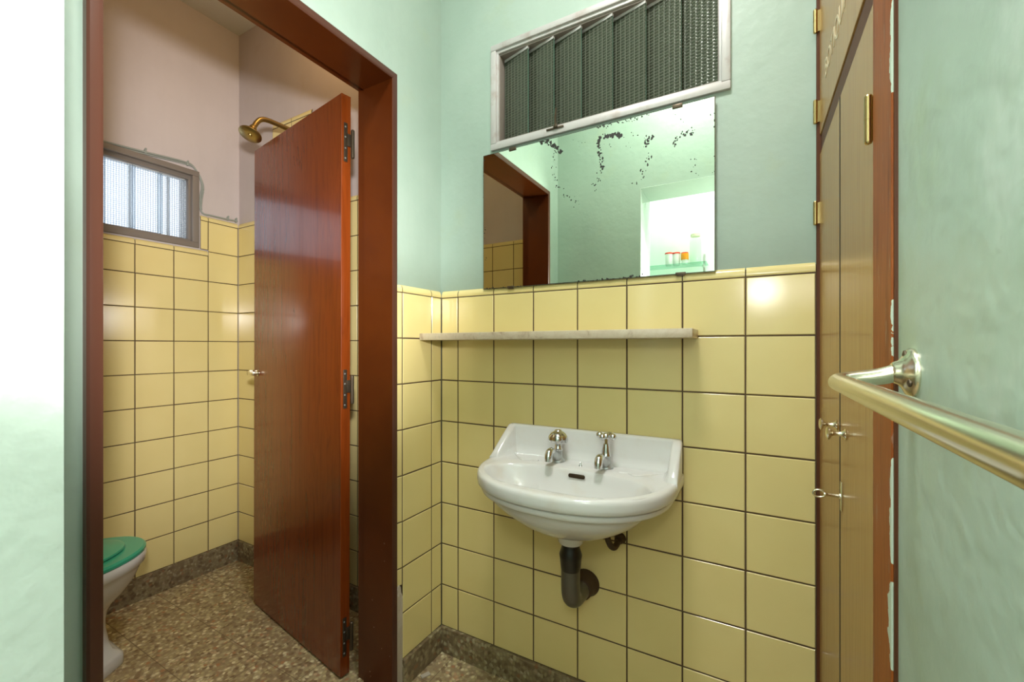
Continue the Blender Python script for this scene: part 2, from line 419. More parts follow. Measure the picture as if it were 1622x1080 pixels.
# --------------- glazed tile panels
GR = .0030
def tiles(name, parent, O, u, n, us, zs, skip=None, cap=None, capdepth=.010):
    """O corner (x,y); u,n horizontal unit vectors; us/zs grout line positions; cap=(height) sloped coping piece on top"""
    bm = B(); O = Vector((O[0], O[1], 0)); u = Vector((*u, 0)); n = Vector((*n, 0)); Z = Vector((0, 0, 1))
    def P(a, z, d): return O+u*a+Z*z+n*d
    def quad(p, mi): bm.faces.new([bm.verts.new(q) for q in p]).material_index = mi
    flip = (u.cross(Z)).dot(n) < 0
    def tile(a0, a1, z0, z1):
        g = GR/2; e = .0022
        tl = [random.uniform(-1, 1)*.00035 for _ in range(2)]
        o4 = [(a0+g, z0+g), (a1-g, z0+g), (a1-g, z1-g), (a0+g, z1-g)]
        i4 = [(a0+g+e, z0+g+e), (a1-g-e, z0+g+e), (a1-g-e, z1-g-e), (a0+g+e, z1-g-e)]
        m4 = [((p[0]*.4+q[0]*.6), (p[1]*.4+q[1]*.6)) for p, q in zip(o4, i4)]
        dd = [tl[0]*s+tl[1]*t for s, t in ((-1, -1), (1, -1), (1, 1), (-1, 1))]
        R = [[bm.verts.new(P(x, z, d+k)) for (x, z), k in zip(L, dd)] for L, d in ((o4, -.0022), (m4, -.0006), (i4, 0.))]
        f = bm.faces.new(R[2])
        for A, Bq in ((R[0], R[1]), (R[1], R[2])):
            for k in range(4):
                f = bm.faces.new([A[k], A[(k+1) % 4], Bq[(k+1) % 4], Bq[k]])
    for i in range(len(us)-1):
        for j in range(len(zs)-1):
            if skip and skip((us[i]+us[i+1])/2, (zs[j]+zs[j+1])/2): continue
            tile(us[i], us[i+1], zs[j], zs[j+1])
            quad([P(us[i], zs[j], -.0016), P(us[i+1], zs[j], -.0016), P(us[i+1], zs[j+1], -.0016), P(us[i], zs[j+1], -.0016)], 1)
    if cap:
        for (a0, a1, zb) in cap:
            prof = [(zb+.0015, -.0012), (zb+.004, .0), (zb+.012, -.0005), (zb+.019, -.003), (zb+.0235, -.0065), (zb+.0255, -.0105)]
            ed = [x for x in us if a0-1e-6 <= x <= a1+1e-6]
            if ed[0] > a0+1e-6: ed = [a0]+ed
            if ed[-1] < a1-1e-6: ed = ed+[a1]
            quad([P(a0, zb-.001, -.0016), P(a1, zb-.001, -.0016), P(a1, zb+.02, -.0055), P(a0, zb+.02, -.0055)], 1)
            for x0, x1 in zip(ed, ed[1:]):
                L = [bm.verts.new(P(x0+GR/2, z, d)) for z, d in prof]; Rr = [bm.verts.new(P(x1-GR/2, z, d)) for z, d in prof]
                for k in range(len(prof)-1):
                    f = bm.faces.new([L[k], Rr[k], Rr[k+1], L[k+1]]); f.smooth = True
    if flip: bmesh.ops.reverse_faces(bm, faces=bm.faces)
    me_o = obj(name, bm, [M['tile'], M['grout']], parent)
    return me_o
zB = [.092+.15*k for k in range(9)]      # .092 .. 1.292
uB = [0, .0734]+[.2234+.15*k for k in range(6)]+[1.1205]
tiles('tile_cladding', wall_back, (0, 0), (1, 0), (0, -1), uB, zB, cap=[(0, 1.1205, 1.292)])
def skipD(a, z): return False
tiles('tile_cladding', wall_left, (0, 0), (0, -1), (1, 0), [0, .0558, .2058], zB, cap=[(0, .2058, 1.292)])
dv = Vector((-.006, -.0315, 0)).normalized()
tiles('tile_cladding', wall_left, (0, -.2058), (dv.x, dv.y), (-dv.y, dv.x), [0, .0315], [.335]+[z for z in zB if z > .35], cap=[(0, .0315, 1.292)])
zT = [.090+.15*k for k in range(10)]     # .09 .. 1.44
uW = [-1.08, -1.0235, -.8735, -.7235, -.5735, -.4235, -.2735, -.1235]
tiles('tile_cladding', wt_win, (-1.368, 0), (0, 1), (1, 0), uW, zT+[1.568], cap=[(-1.08, -.1235, 1.568)])
tiles('tile_cladding', wt_win, (-1.368, 0), (0, 1), (1, 0), [-.1235, .0228], zT+[1.59, 1.74], cap=[(-.1235, .0228, 1.74)])
tiles('tile_cladding', wt_win, (-1.368, 0), (0, 1), (1, 0), [-.160, -.1235], [1.597, 1.74], cap=[(-.160, -.1235, 1.74)])
uT = [-1.368, -1.218, -1.068, -.918, -.768, -.618, -.468, -.318, -.168, -.155]
tiles('tile_cladding', wt_back, (0, .0228), (1, 0), (0, -1), uT, zT+[1.59, 1.74, 1.89, 2.04, 2.19],
      skip=lambda a, z: z > 1.74 and not (-1.068 < a < -.745),
      cap=[(-1.368, -1.068, 1.74), (-.768, -.155, 1.74), (-1.068, -.768, 2.19)])
uN = [-1.368, -1.325, -1.175, -1.025, -.875, -.725, -.575, -.425, -.275, -.155]
tiles('tile_cladding', wt_near, (0, -1.08), (1, 0), (0, 1), uN, zT+[1.59, 1.74], cap=[(-1.368, -.155, 1.74)])
# setting bed behind the tiles (fills 10 mm between tile face and masonry)
def bed(parent, x0, x1, y0, y1, z0, z1):
    b = B(); box(b, x0, x1, y0, y1, z0, z1); obj('mortar_bed', b, M['grout'], parent)
bed(wall_back, 0, 1.1205, .0020, .010, .092, 1.306); bed(wall_left, -.010, -.0020, -.2058, .002, .092, 1.306)

# raw plaster where the end tiles broke off beside the door frame
b = B()
pts = [(-.2058, .092), (-.2058, .27), (-.2075, .30), (-.212, .315), (-.216, .335), (-.222, .342), (-.228, .330), (-.2375, .336), (-.2375, 0), (-.2065, 0), (-.2070, .06)]
f0 = [b.verts.new((.0005+random.uniform(-.001, .001), y, z)) for y, z in pts]; f1 = [b.verts.new((-.010, y, z)) for y, z in pts]
b.faces.new(f0); b.faces.new(list(reversed(f1)))
for k in range(len(pts)): b.faces.new([f0[k], f1[k], f1[(k+1) % len(pts)], f0[(k+1) % len(pts)]])
bmesh.ops.recalc_face_normals(b, faces=b.faces); obj('broken_plaster', b, M['plaster_raw'], wall_left)

# baseboards (terrazzo)
def base(name, x0, x1, y0, y1, z0, z1):
    b = B(); box(b, x0, x1, y0, y1, z0, z1, .0025); return struct(name, b, M['terr_base'])
base('baseboard_back', 0, 1.1205, -.010, .010, 0, .092)
base('baseboard_left', -.010, .010, -.2065, -.010, 0, .092)
base('baseboard_toilet_window', -1.378, -1.360, -1.09, .0328, -.014, .090)
base('baseboard_toilet_back', -1.360, -.150, .0150, .0328, -.014, .090)
base('baseboard_toilet_near', -1.360, -.150, -1.09, -1.072, -.014, .090)

# ------------------------------------------------------------------ door_1: frame and open leaf
door = thing('door_1', (-.08, -.61, 0), 'open varnished red-brown wooden door in a brown painted frame', kind='structure')
Yr, Yl, Zt = -.237, -.990, 1.985
prof = [(-.0095, 0, 0), (.006, 0, 1), (.009, .004, 1), (.009, .016, 1), (.006, .0225, 0), (-.121, .0225, 0), (-.121, .010, 0), (-.160, .010, 0), (-.160, .0, 0)]
b = B(); rings = []
for k in range(4):
    r = []
    for x, d, mi in prof:
        y = (Yr-d) if k < 2 else (Yl+d); z = (-.014 if k in (0, 3) else Zt-d)
        r.append(b.verts.new((x, y, z)))
    rings.append(r)
for A, C in zip(rings, rings[1:]):
    n = len(prof)
    for k in range(n):
        f = b.faces.new([A[k], A[(k+1) % n], C[(k+1) % n], C[k]]); f.material_index = 1 if prof[k][2] else 0
b.faces.new(rings[0]); b.faces.new(list(reversed(rings[3])))
bmesh.ops.recalc_face_normals(b, faces=b.faces)
obj('door_frame', b, [M['brown'], M['lip']], door, 30)
b = B(); box(b, -.150, -.006, -.965, -.262, -.014, .001, .001); obj('threshold', b, M['terr_base'], door)

# leaf, in its own frame: origin hinge-side near corner B, e = towards free edge, t = thickness direction
Bc = Vector((-.207, -.277, 0)); e = Vector((-.988, .155, 0)).normalized(); t = Vector((.155, .988, 0)).normalized()
tilt = .0045
def dl(a, h, th):   # along leaf, height, thickness (0 = face seen, + behind)
    return Bc+e*(a-tilt*(1.0-h)*-1*0) + t*th + Vector((0, 0, h)) + e*(tilt*(h-1.97))*-1
leafM = None
def leafbox(bm, a0, a1, t0, t1, h0, h1, bev=0., mi=0):
    tb = bmesh.new(); box(tb, a0, a1, t0, t1, h0, h1, bev, mi)
    for v in tb.verts: v.co = dl(v.co.x, v.co.z, v.co.y)
    merge(bm, tb)
b = B(); leafbox(b, 0, .695, 0, .035, -.006, 1.970, .0015)
bmesh.ops.recalc_face_normals(b, faces=b.faces)
leaf = obj('door_leaf', b, M['door_wood'], door)
for hz in (1.808, .970, .125):
    b = B(); leafbox(b, -.0015, 0, .008, .022, hz-.066, hz+.066, .0004); leafbox(b, -.006, -.0012, .019, .036, hz-.012, hz+.030, .0006)
    tube(b, [dl(-.010, hz-.045, .036), dl(-.010, hz+.040, .036)], .0062, 14)
    lathe(b, dl(-.010, hz-.052, .036), (0, 0, 1), [(0, .003), (.003, .0060), (.007, .0062)], 14)
    lathe(b, dl(-.010, hz+.040, .036), (0, 0, 1), [(0, .0062), (.004, .0060), (.007, .003)], 14)
    for q in (-.054, -.020, .018, .052):
        lathe(b, dl(-.0014, hz+q, .014), -e, [(0, .0032), (.0009, .0028), (.0014, .001)], 10, 1)
    h = obj('hinge', b, [M['bronze'], M['dullchrome']], leaf, 40)
b = B()
lathe(b, dl(.655, 1.0, 0), -t, [(0, .013), (.002, .013), (.004, .008), (.016, .0055)], 18)
leafbox(b, .652, .714, -.023, -.012, .990, 1.008, .002)
leafbox(b, .692, .714, -.016, -.002, .994, 1.012, .002)
obj('door_handle', b, M['nickel'], leaf, 40)
b = B(); leafbox(b, .6945, .697, .008, .027, .93, 1.06, .0005); obj('lock_plate', b, M['nickel'], leaf)

# ------------------------------------------------------------------ transom window (window_2) in the back wall
win = thing('window_2', (.575, .01, 1.79), 'transom window of vertical patterned glass louvres above the mirror', kind='structure')
def rectframe(bm, x0, x1, z0, z1, wl, wr, wt, wb, y0, y1, bev=.001, plane='Y'):
    def bx(a0, a1, c0, c1):
        if plane == 'Y': box(bm, a0, a1, y0, y1, c0, c1, bev)
        else: box(bm, y0, y1, a0, a1, c0, c1, bev)
    bx(x0, x1, z0, z0+wb); bx(x0, x1, z1-wt, z1); bx(x0, x0+wl, z0+wb, z1-wt); bx(x1-wr, x1, z0+wb, z1-wt)
b = B(); rectframe(b, .211, .940, 1.786, 2.145, .021, .022, .020, .022, -.001, .012, .003); obj('window_casing', b, M['alu'], win, 40)
b = B(); rectframe(b, .229, .922, 1.803, 2.129, .010, .010, .014, .012, .006, .075, .001); obj('window_frame', b, M['alu'], win, 40)
b = B(); rectframe(b, .238, .913, 1.813, 2.117, .004, .004, .008, .007, .012, .060, .001); obj('glass_channel', b, M['graywood'], win, 40)
ed = [.2448, .348, .4397, .5315, .6289, .7247, .8194, .9117]
for k in range(7):
    x0, x1 = ed[k]-.013*(k > 0), ed[k+1]
    b = B(); p0 = Vector((x0, .046, 0)); p1 = Vector((x1, .018, 0)); dn = Vector((p1-p0)); nn = Vector((dn.y, -dn.x, 0)).normalized()*.004
    q = [p0, p1, p1+nn, p0+nn]
    v0 = [b.verts.new((c.x, c.y, 1.820)) for c in q]; v1 = [b.verts.new((c.x, c.y, 2.103)) for c in q]
    for i in range(4):
        b.faces.new([v0[i], v0[(i+1) % 4], v1[(i+1) % 4], v1[i]]).material_index = 1 if i in (1, 3) else 0
    b.faces.new(list(reversed(v0))).material_index = 1; b.faces.new(v1).material_index = 1
    pane = obj('glass_louvre', b, [M['pressed_d'], M['edge_glass']], win)
    b = B(); q2 = [p0+nn*1.4, p1+nn*1.4, p1-nn*.6, p0-nn*.6]
    for z0, z1 in ((2.101, 2.109),):
        a = [b.verts.new((c.x, c.y, z0)) for c in q2]; c4 = [b.verts.new((c.x, c.y, z1)) for c in q2]
        for i in range(4): b.faces.new([a[i], a[(i+1) % 4], c4[(i+1) % 4], c4[i]])
        b.faces.new(list(reversed(a))); b.faces.new(c4)
    bmesh.ops.recalc_face_normals(b, faces=b.faces); obj('louvre_clip', b, M['alu'], win)
b = B(); box(b, .421, .479, -.0045, -.0005, 1.8005, 1.8065, .0008); box(b, .447, .460, -.010, -.004, 1.803, 1.812, .001)
tube(b, [(.4535, -.007, 1.808), (.4545, -.012, 1.832), (.460, -.016, 1.858)], [.004, .0035, .003], 10)
obj('window_latch', b, M['bronze'], win, 40)

# ------------------------------------------------------------------ toilet window (window_1)
win = thing('window_1', (-1.44, -.62, 1.60), 'small bright patterned glass window high in the toilet wall', kind='structure')
b = B(); rectframe(b, -1.072, -.165, 1.600, 1.975, .030, .030, .026, .026, -1.500, -1.366, .002, 'X'); obj('window_frame', b, M['graywood'], win, 40)
b = B(); rectframe(b, -1.044, -.193, 1.624, 1.951, .012, .012, .022, .014, -1.440, -1.386, .001, 'X'); obj('glass_channel', b, M['graywood'], win, 40)
n = 8
for k in range(n):
    y1 = -1.036+(k+1)*(.834/n); y0 = y1-.834/n-.012*(k > 0)
    b = B(); q = [(-1.424, y0), (-1.404, y1), (-1.408, y1), (-1.428, y0)]
    v0 = [b.verts.new((c[0], c[1], 1.636)) for c in q]; v1 = [b.verts.new((c[0], c[1], 1.931)) for c in q]
    for i in range(4): b.faces.new([v0[i], v0[(i+1) % 4], v1[(i+1) % 4], v1[i]]).material_index = 1 if i in (1, 3) else 0
    b.faces.new(list(reversed(v0))); b.faces.new(v1)
    bmesh.ops.recalc_face_normals(b, faces=b.faces); obj('glass_louvre', b, [M['pressed'], M['edge_glass']], win)
    b = B(); box(b, -1.431, -1.401, y0+.004, y1-.010, 1.926, 1.936, .001); box(b, -1.431, -1.401, y0+.004, y1-.010, 1.632, 1.641, .001); obj('louvre_clip', b, M['alu'], win)
for y in [-1.0+.15*k for k in range(6)]:
    b = B(); tube(b, [(-1.485, y, 1.60), (-1.485, y, 1.97)], .007, 10); obj('security_bar', b, M['graywood'], win, 60)

# ------------------------------------------------------------------ cable around the window
cab = thing('electrical_cable', (-1.375, -.30, 1.99), 'thin grey-green cable clipped along the top and side of the small bright window', 'cable')
b = B(); xs = -1.3735
cp = smooth_path([(xs, -1.08, 1.962), (xs, -.80, 1.968), (xs, -.5465, 1.978), (xs, -.3847, 1.990), (xs, -.230, 2.003), (xs, -.185, 1.990), (xs, -.152, 1.925), (xs, -.158, 1.85), (xs, -.160, 1.805), (xs+.002, -.146, 1.776), (xs+.009, -.110, 1.7735), (xs+.009, -.037, 1.774), (xs+.012, .016, 1.777)], 8)
tube(b, cp, .0042, 10); obj('cable_run', b, M['cable'], cab, 60)
b = B(); cp2 = [p+Vector((0.001, .0065, -.0085)) for p in cp if p.z > 1.80]; tube(b, cp2, .0035, 10); obj('cable_run', b, M['cable'], cab, 60)
for y, z in ((-.3847, 1.997), (-.215, 2.003), (-.1475, 1.890), (-.031, 1.783), (.010, 1.783)):
    b = B(); xo = -1.372 if z > 1.8 else -1.366
    box(b, xo-.006, xo+.005, y-.004, y+.004, z-.014, z+.004, .001); lathe(b, (xo, y, z+.006), (1, 0, 0), [(-.006, .002), (.005, .002), (.006, .0045), (.008, .004)], 10)
    obj('cable_clip', b, M['cable'], cab, 40)

# ------------------------------------------------------------------ shower
sh = thing('shower', (-.852, .018, 2.108), 'brass shower arm and head on the tiled wall above the open door', 'shower')
b = B(); X = -.852
tube(b, smooth_path([(X, .022, 2.114), (X, -.08, 2.111), (X, -.135, 2.108), (X, -.165, 2.098), (X, -.185, 2.075), (X, -.200, 2.045)], 8), .0105, 20)
obj('shower_arm', b, M['brass'], sh, 60)
b = B(); lathe(b, (X, .0225, 2.114), (0, -1, 0), [(0, .030), (.003, .030), (.008, .016), (.012, .012)], 24); obj('wall_flange', b, M['brass'], sh, 50)
b = B(); ax = Vector((.10, -.40, -1)).normalized(); c0 = Vector((X, -.199, 2.050))
lathe(b, c0, ax, [(-.004, .012), (.004, .015), (.012, .016), (.014, .012), (.020, .014), (.026, .022), (.033, .038), (.038, .0445), (.042, .045), (.044, .043), (.0445, .008), (.048, .006), (.0485, .001)], 32)
obj('shower_head', b, M['brass'], sh, 50)

# ------------------------------------------------------------------ toilet
TX = -.995; TF = -.014
toilet = thing('toilet', (TX, -.80, TF), 'white pedestal toilet with a green plastic seat and lid', 'toilet')
def ell(cx, cy, a, bf, bb, z, n=56, p=2.0):
    out = []
    for k in range(n):
        th = 2*PI*k/n; c, s = math.cos(th), math.sin(th)
        bq = bf if s > 0 else bb
        rr = (abs(c)**p+abs(s)**p)**(-1/p)
        out.append((cx+a*rr*c, cy+bq*rr*s, z))
    return out
def octo(cx, cy, a, bf, bb, z, n=56, ch=.45):
    out = []
    for k in range(n):
        th = 2*PI*k/n; c, s = math.cos(th), math.sin(th); bq = 1
        # octagon: |x|<=1,|y|<=1,|x|+|y|<=2-ch
        r = min(1/max(abs(c), 1e-6), 1/max(abs(s), 1e-6), (2-ch)/(abs(c)+abs(s)))
        out.append((cx+a*r*c, cy+(bf if s > 0 else bb)*r*s, z))
    return out
b = B(); F0 = TF
FX = TX-.025
loops = [octo(FX, -.80, .118, .195, .15, F0), octo(FX, -.80, .120, .197, .15, F0+.004), octo(FX, -.80, .118, .195, .15, F0+.036), octo(FX, -.80, .110, .185, .145, F0+.044),
         octo(FX, -.80, .094, .170, .13, F0+.054, ch=.5), ell(FX, -.80, .072, .170, .11, F0+.085), ell(FX+.01, -.80, .062, .160, .10, F0+.13), ell(TX, -.80, .060, .155, .10, F0+.17),
         ell(TX, -.80, .066, .160, .11, F0+.20), ell(TX, -.80, .095, .175, .13, F0+.228), ell(TX, -.80, .132, .210, .16, F0+.265), ell(TX, -.80, .155, .235, .18, F0+.300), ell(TX, -.80, .168, .250, .19, F0+.335),
         ell(TX, -.80, .173, .256, .195, F0+.350), ell(TX, -.80, .181, .266, .20, F0+.356), ell(TX, -.80, .184, .269, .20, F0+.380), ell(TX, -.80, .180, .265, .197, F0+.390),
         ell(TX, -.80, .13, .18, .16, F0+.390), ell(TX, -.80, .10, .14, .13, F0+.33), ell(TX, -.80, .05, .06, .06, F0+.24)]
loft(b, loops); obj('toilet_bowl', b, M['porcelain'], toilet, 50)
b = B(); z = F0+.3905
loft(b, [ell(TX, -.80, .178, .263, .20, z), ell(TX, -.80, .182, .267, .20, z+.004), ell(TX, -.80, .182, .267, .20, z+.012), ell(TX, -.80, .176, .261, .20, z+.018), ell(TX, -.80, .12, .17, .13, z+.0185), ell(TX, -.80, .118, .168, .13, z)])
obj('seat', b, M['seat'], toilet, 40)
b = B(); z = F0+.4095
loft(b, [ell(TX, -.815, .140, .216, .19, z), ell(TX, -.815, .145, .221, .19, z+.004), ell(TX, -.815, .143, .219, .19, z+.010), ell(TX, -.815, .130, .205, .18, z+.015), ell(TX, -.815, .07, .10, .10, z+.018)])
obj('lid', b, M['seat'], toilet, 50)
b = B(); box(b, TX-.10, TX+.10, -1.02, -.98, z-.018, z+.012, .006); obj('seat_hinge', b, M['seat'], toilet, 40)

# ------------------------------------------------------------------ mirror with lost silvering
mir = thing('wall_mirror', (.545, .0, 1.311), 'frameless rectangular mirror with black spots of lost silvering above the shelf', 'mirror')
b = B(); mx0, mx1, mz0, mz1 = .1845, .9045, 1.3115, 1.7735; YM = -.0045
box(b, mx0, mx1, YM, -.0012, mz0, mz1, .0006, 1)
vv = [b.verts.new(p) for p in ((mx0+.002, YM-.0002, mz0+.0025), (mx1-.002, YM-.0002, mz0+.0025), (mx1-.002, YM-.0002, mz1-.002), (mx0+.002, YM-.0002, mz1-.002))]
b.faces.new(vv).material_index = 0
def px2m(x, y):     # mirror crop pixel -> mirror plane
    f, cx, cy, yaw = 689.678, 790.323, 548.653, .5266
    X = 750+x/3.1775; Y = 130+y/3.1775
    Fv = Vector((-math.sin(yaw), math.cos(yaw), 0)); Rv = Vector((math.cos(yaw), math.sin(yaw), 0))
    d = Fv+Rv*((X-cx)/f)+Vector((0, 0, 1))*((cy-Y)/f); tt = (YM-.0004-CAM.y)/d.y
    p = CAM+d*tt; return p.x, p.z
def blob(x, z, r, lvl):
    n = 9; ph = random.random()*6; sx = random.uniform(.6, 1.3)
    vs = []
    for k in range(n):
        a = 2*PI*k/n; rr = r*random.uniform(.6, 1.25)
        vs.append(b.verts.new((min(max(x+rr*sx*math.cos(a), mx0), mx1), YM-.0003-lvl*2e-6, min(max(z+rr*math.sin(a)/sx, mz0), mz1))))
    b.faces.new(vs).material_index = 1
lv = 0
tracks = [([(340, 300), (378, 300), (405, 318), (425, 340), (445, 352)], 46, .0042), ([(405, 350), (405, 415), (400, 460), (410, 515), (440, 545), (470, 570), (512, 592), (520, 632)], 42, .0017),
          ([(738, 268), (712, 262), (690, 272)], 34, .0046), ([(690, 272), (655, 272), (630, 290), (626, 330), (638, 362), (646, 400), (645, 440)], 48, .0036), ([(645, 440), (630, 470), (622, 492), (602, 530), (596, 550)], 16, .0017), ([(745, 265), (830, 262)], 8, .0015),
          ([(898, 272), (872, 288), (862, 318)], 22, .0030), ([(890, 372), (872, 408)], 12, .0030), ([(845, 435), (860, 462), (850, 478), (820, 512)], 12, .0019),
          ([(1115, 245), (1080, 258), (1045, 268), (1012, 290), (1003, 330)], 30, .0024), ([(1105, 380), (1125, 410), (1095, 440), (1132, 470)], 9, .0015),
          ([(620, 228), (700, 205), (800, 178), (925, 142)], 60, .0020), ([(520, 1006), (620, 1000), (740, 988), (860, 975)], 44, .0028), ([(60, 1040), (180, 1036), (300, 1024), (420, 1018)], 30, .0022),
          ([(50, 370), (48, 600), (50, 900)], 14, .0018), ([(1212, 90), (1218, 300), (1218, 600)], 16, .0016), ([(455, 300), (900, 330)], 14, .0009), ([(960, 110), (1080, 220)], 6, .0011)]
for pts, n, r in tracks:
    L = [Vector(p) for p in pts]; seg = [(L[i+1]-L[i]).length for i in range(len(L)-1)]; tot = sum(seg)
    for k in range(n):
        s = random.random()*tot; i = 0
        while i < len(seg)-1 and s > seg[i]: s -= seg[i]; i += 1
        p = L[i].lerp(L[i+1], min(1, s/seg[i])); sp = 5 if r > .003 else 8
        if pts[0][1] > 1000: sp = 3
        x, z = px2m(p.x+random.gauss(0, sp), p.y+random.gauss(0, sp)); lv += 1
        if mx0 < x < mx1 and mz0-.002 < z < mz1+.002: blob(x, z, r*random.uniform(.3, 1.35), lv)
obj('mirror_glass', b, [M['mirror'], M['spot']], mir)
for x, z in ((.300, 1.7725), (.8115, 1.7730), (.293, 1.3105), (.8195, 1.3110)):
    s = 1 if z > 1.5 else -1
    b = B(); box(b, x-.013, x+.013, -.0075, -.0050, z-.006*(s > 0)-.001, z+.004+.002*(s < 0), .001); box(b, x-.010, x+.010, -.0070, -.0005, min(z+s*.0015, z+s*.004), max(z+s*.0015, z+s*.004), .0005)
    obj('mirror_clip', b, M['bronze'], mir, 40)

# ------------------------------------------------------------------ marble shelf
b = B(); box(b, .0005, .8624, -.124, -.0006, 1.1365, 1.1600, .002)
o = obj('wall_shelf', b, M['marble'], None, 40, origin=(.43, -.06, 1.1365)); tag(o, 'long narrow mottled stone shelf fixed to yellow tiles under the mirror', 'shelf')

# ------------------------------------------------------------------ washbasin
wb = thing('washbasin', (.557, 0, .57), 'white porcelain wall-hung washbasin with two chrome taps', 'sink')
CX = .557
def Dr(th, ins, hw=.272, fy=-.368, sy=-.105, cyy=-.18):
    """radius of D outline from centre (CX,cyy)"""
    hw -= ins; c, s = math.cos(th), math.sin(th); b_ = abs(fy-sy)-ins
    lo, hi = 0, .6
    def inside(r):
        x, y = r*c, cyy+r*s
        if y > -.0008: return False
        if y > sy: return abs(x) < hw
        return (abs(x)/hw)**2.25+((sy-y)/b_)**2.25 < 1
    for _ in range(40):
        m = (lo+hi)/2
        if inside(m): lo = m
        else: hi = m
    return lo
NB = 112
def Dl(ins, z, **k): return [(CX+Dr(2*PI*i/NB, ins, **k)*math.cos(2*PI*i/NB), -.18+Dr(2*PI*i/NB, ins, **k)*math.sin(2*PI*i/NB), z) for i in range(NB)]
def El(cx, cy, a, bf, bb, z, p=2.0):
    out = []
    for i in range(NB):
        th = 2*PI*i/NB; c, s = math.cos(th), math.sin(th); rr = (abs(c)**p+abs(s)**p)**(-1/p)
        out.append((cx+a*rr*c, cy+(bb if s > 0 else bf)*rr*s, z))
    return out
def mix(A, C, t): return [tuple(p[k]*(1-t)+q[k]*t for k in range(3)) for p, q in zip(A, C)]
b = B()
bowl1 = El(CX, -.165, .188, .150, .130, .676, 2.1)
loops = [El(.553, -.135, .031, .031, .031, .572), El(.553, -.135, .034, .034, .034, .576), El(.553, -.135, .037, .037, .037, .600), El(.554, -.136, .045, .045, .045, .605), El(.555, -.140, .075, .070, .070, .612),
         El(CX, -.150, .115, .098, .095, .628), El(CX, -.158, .150, .125, .115, .648), bowl1, El(CX, -.170, .208, .162, .143, .700, 2.3), Dl(.030, .7150), Dl(.018, .7165), Dl(.013, .7200), Dl(.011, .7250), Dl(.011, .7320), Dl(.014, .7345), Dl(.013, .7365), Dl(.004, .7385), Dl(.001, .7420),
         Dl(0, .7500), Dl(0, .7620), Dl(.0012, .7680), Dl(.0040, .7720), Dl(.009, .7742), Dl(.018, .7747)]
OP = lambda ex, z, sh=0: El(CX, -.228+sh, .228-ex, .101-ex*.8, .102-ex*.8, z, 2.5)
loops += [mix(Dl(.03, .7745), OP(-.004, .7740), .7), OP(-.001, .7732), OP(.002, .7705), OP(.006, .7640), OP(.013, .7480), OP(.026, .7250), OP(.042, .7080), El(CX, -.225, .155, .070, .075, .690, 2.2), El(CX, -.215, .11, .052, .055, .674), El(.553, -.20, .03, .02, .02, .662), El(.553, -.20, .012, .010, .010, .660)]
loft(b, loops)
# splash back with side wings
def section(pos, inw, top, base=.770):
    pos = Vector((*pos, 0)); inw = Vector((*inw, 0)); h = top-base; r = min(.008, h*.4)
    L = [(0, base-.02), (0, top-r), (r*.3, top-r*.3), (r, top)]
    ti = .024
    L += [(ti-r*.6, top), (ti, top-r*.3), (ti+.002, top-r)]
    L += [(ti+.006, base+h*.35), (ti+.012, base+h*.12), (ti+.022, base+.001), (ti+.022, base-.02)]
    return [pos+inw*d+Vector((0, 0, z)) for d, z in L]
path = []
WL, WR = CX-.2715, CX+.2715
tp = .863
def lin(a, b_, t): return a+(b_-a)*t
for k in range(9):
    t_ = k/8; y = lin(-.128, -.030, t_); x = lin(WL, WL+.012, t_)
    path.append(((x, y), (1, 0), lin(.7765, tp, t_**.9)))
for k in range(1, 5):
    a = k/5*PI/2; path.append(((WL+.012+.010*(1-math.cos(a))*.5, -.030+.026*math.sin(a)), (math.cos(a), -math.sin(a)), tp))
path.append(((WL+.030, -.0012), (0, -1), tp)); path.append(((WR-.030, -.0012), (0, -1), tp))
for k in range(4, 0, -1):
    a = k/5*PI/2; path.append(((WR-.002-.010*(1-math.cos(a))*.5, -.030+.026*math.sin(a)), (-math.cos(a), -math.sin(a)), tp))
for k in range(8, -1, -1):
    t_ = k/8; y = lin(-.128, -.030, t_); x = lin(WR, WR-.002, t_)
    path.append(((x, y), (-1, 0), lin(.7765, tp, t_**.9)))
loft(b, [section(*p) for p in path])
# soap ledges: low raised ridges on the deck beside the taps
for s in (-1, 1):
    tube(b, smooth_path([(CX+s*.225, -.048, .7735), (CX+s*.19, -.090, .7745), (CX+s*.165, -.110, .7745), (CX+s*.145, -.095, .7742), (CX+s*.12, -.098, .7735)], 5), .0035, 8)
bmesh.ops.recalc_face_normals(b, faces=b.faces)
basin = obj('basin', b, M['porc'], wb, 50)
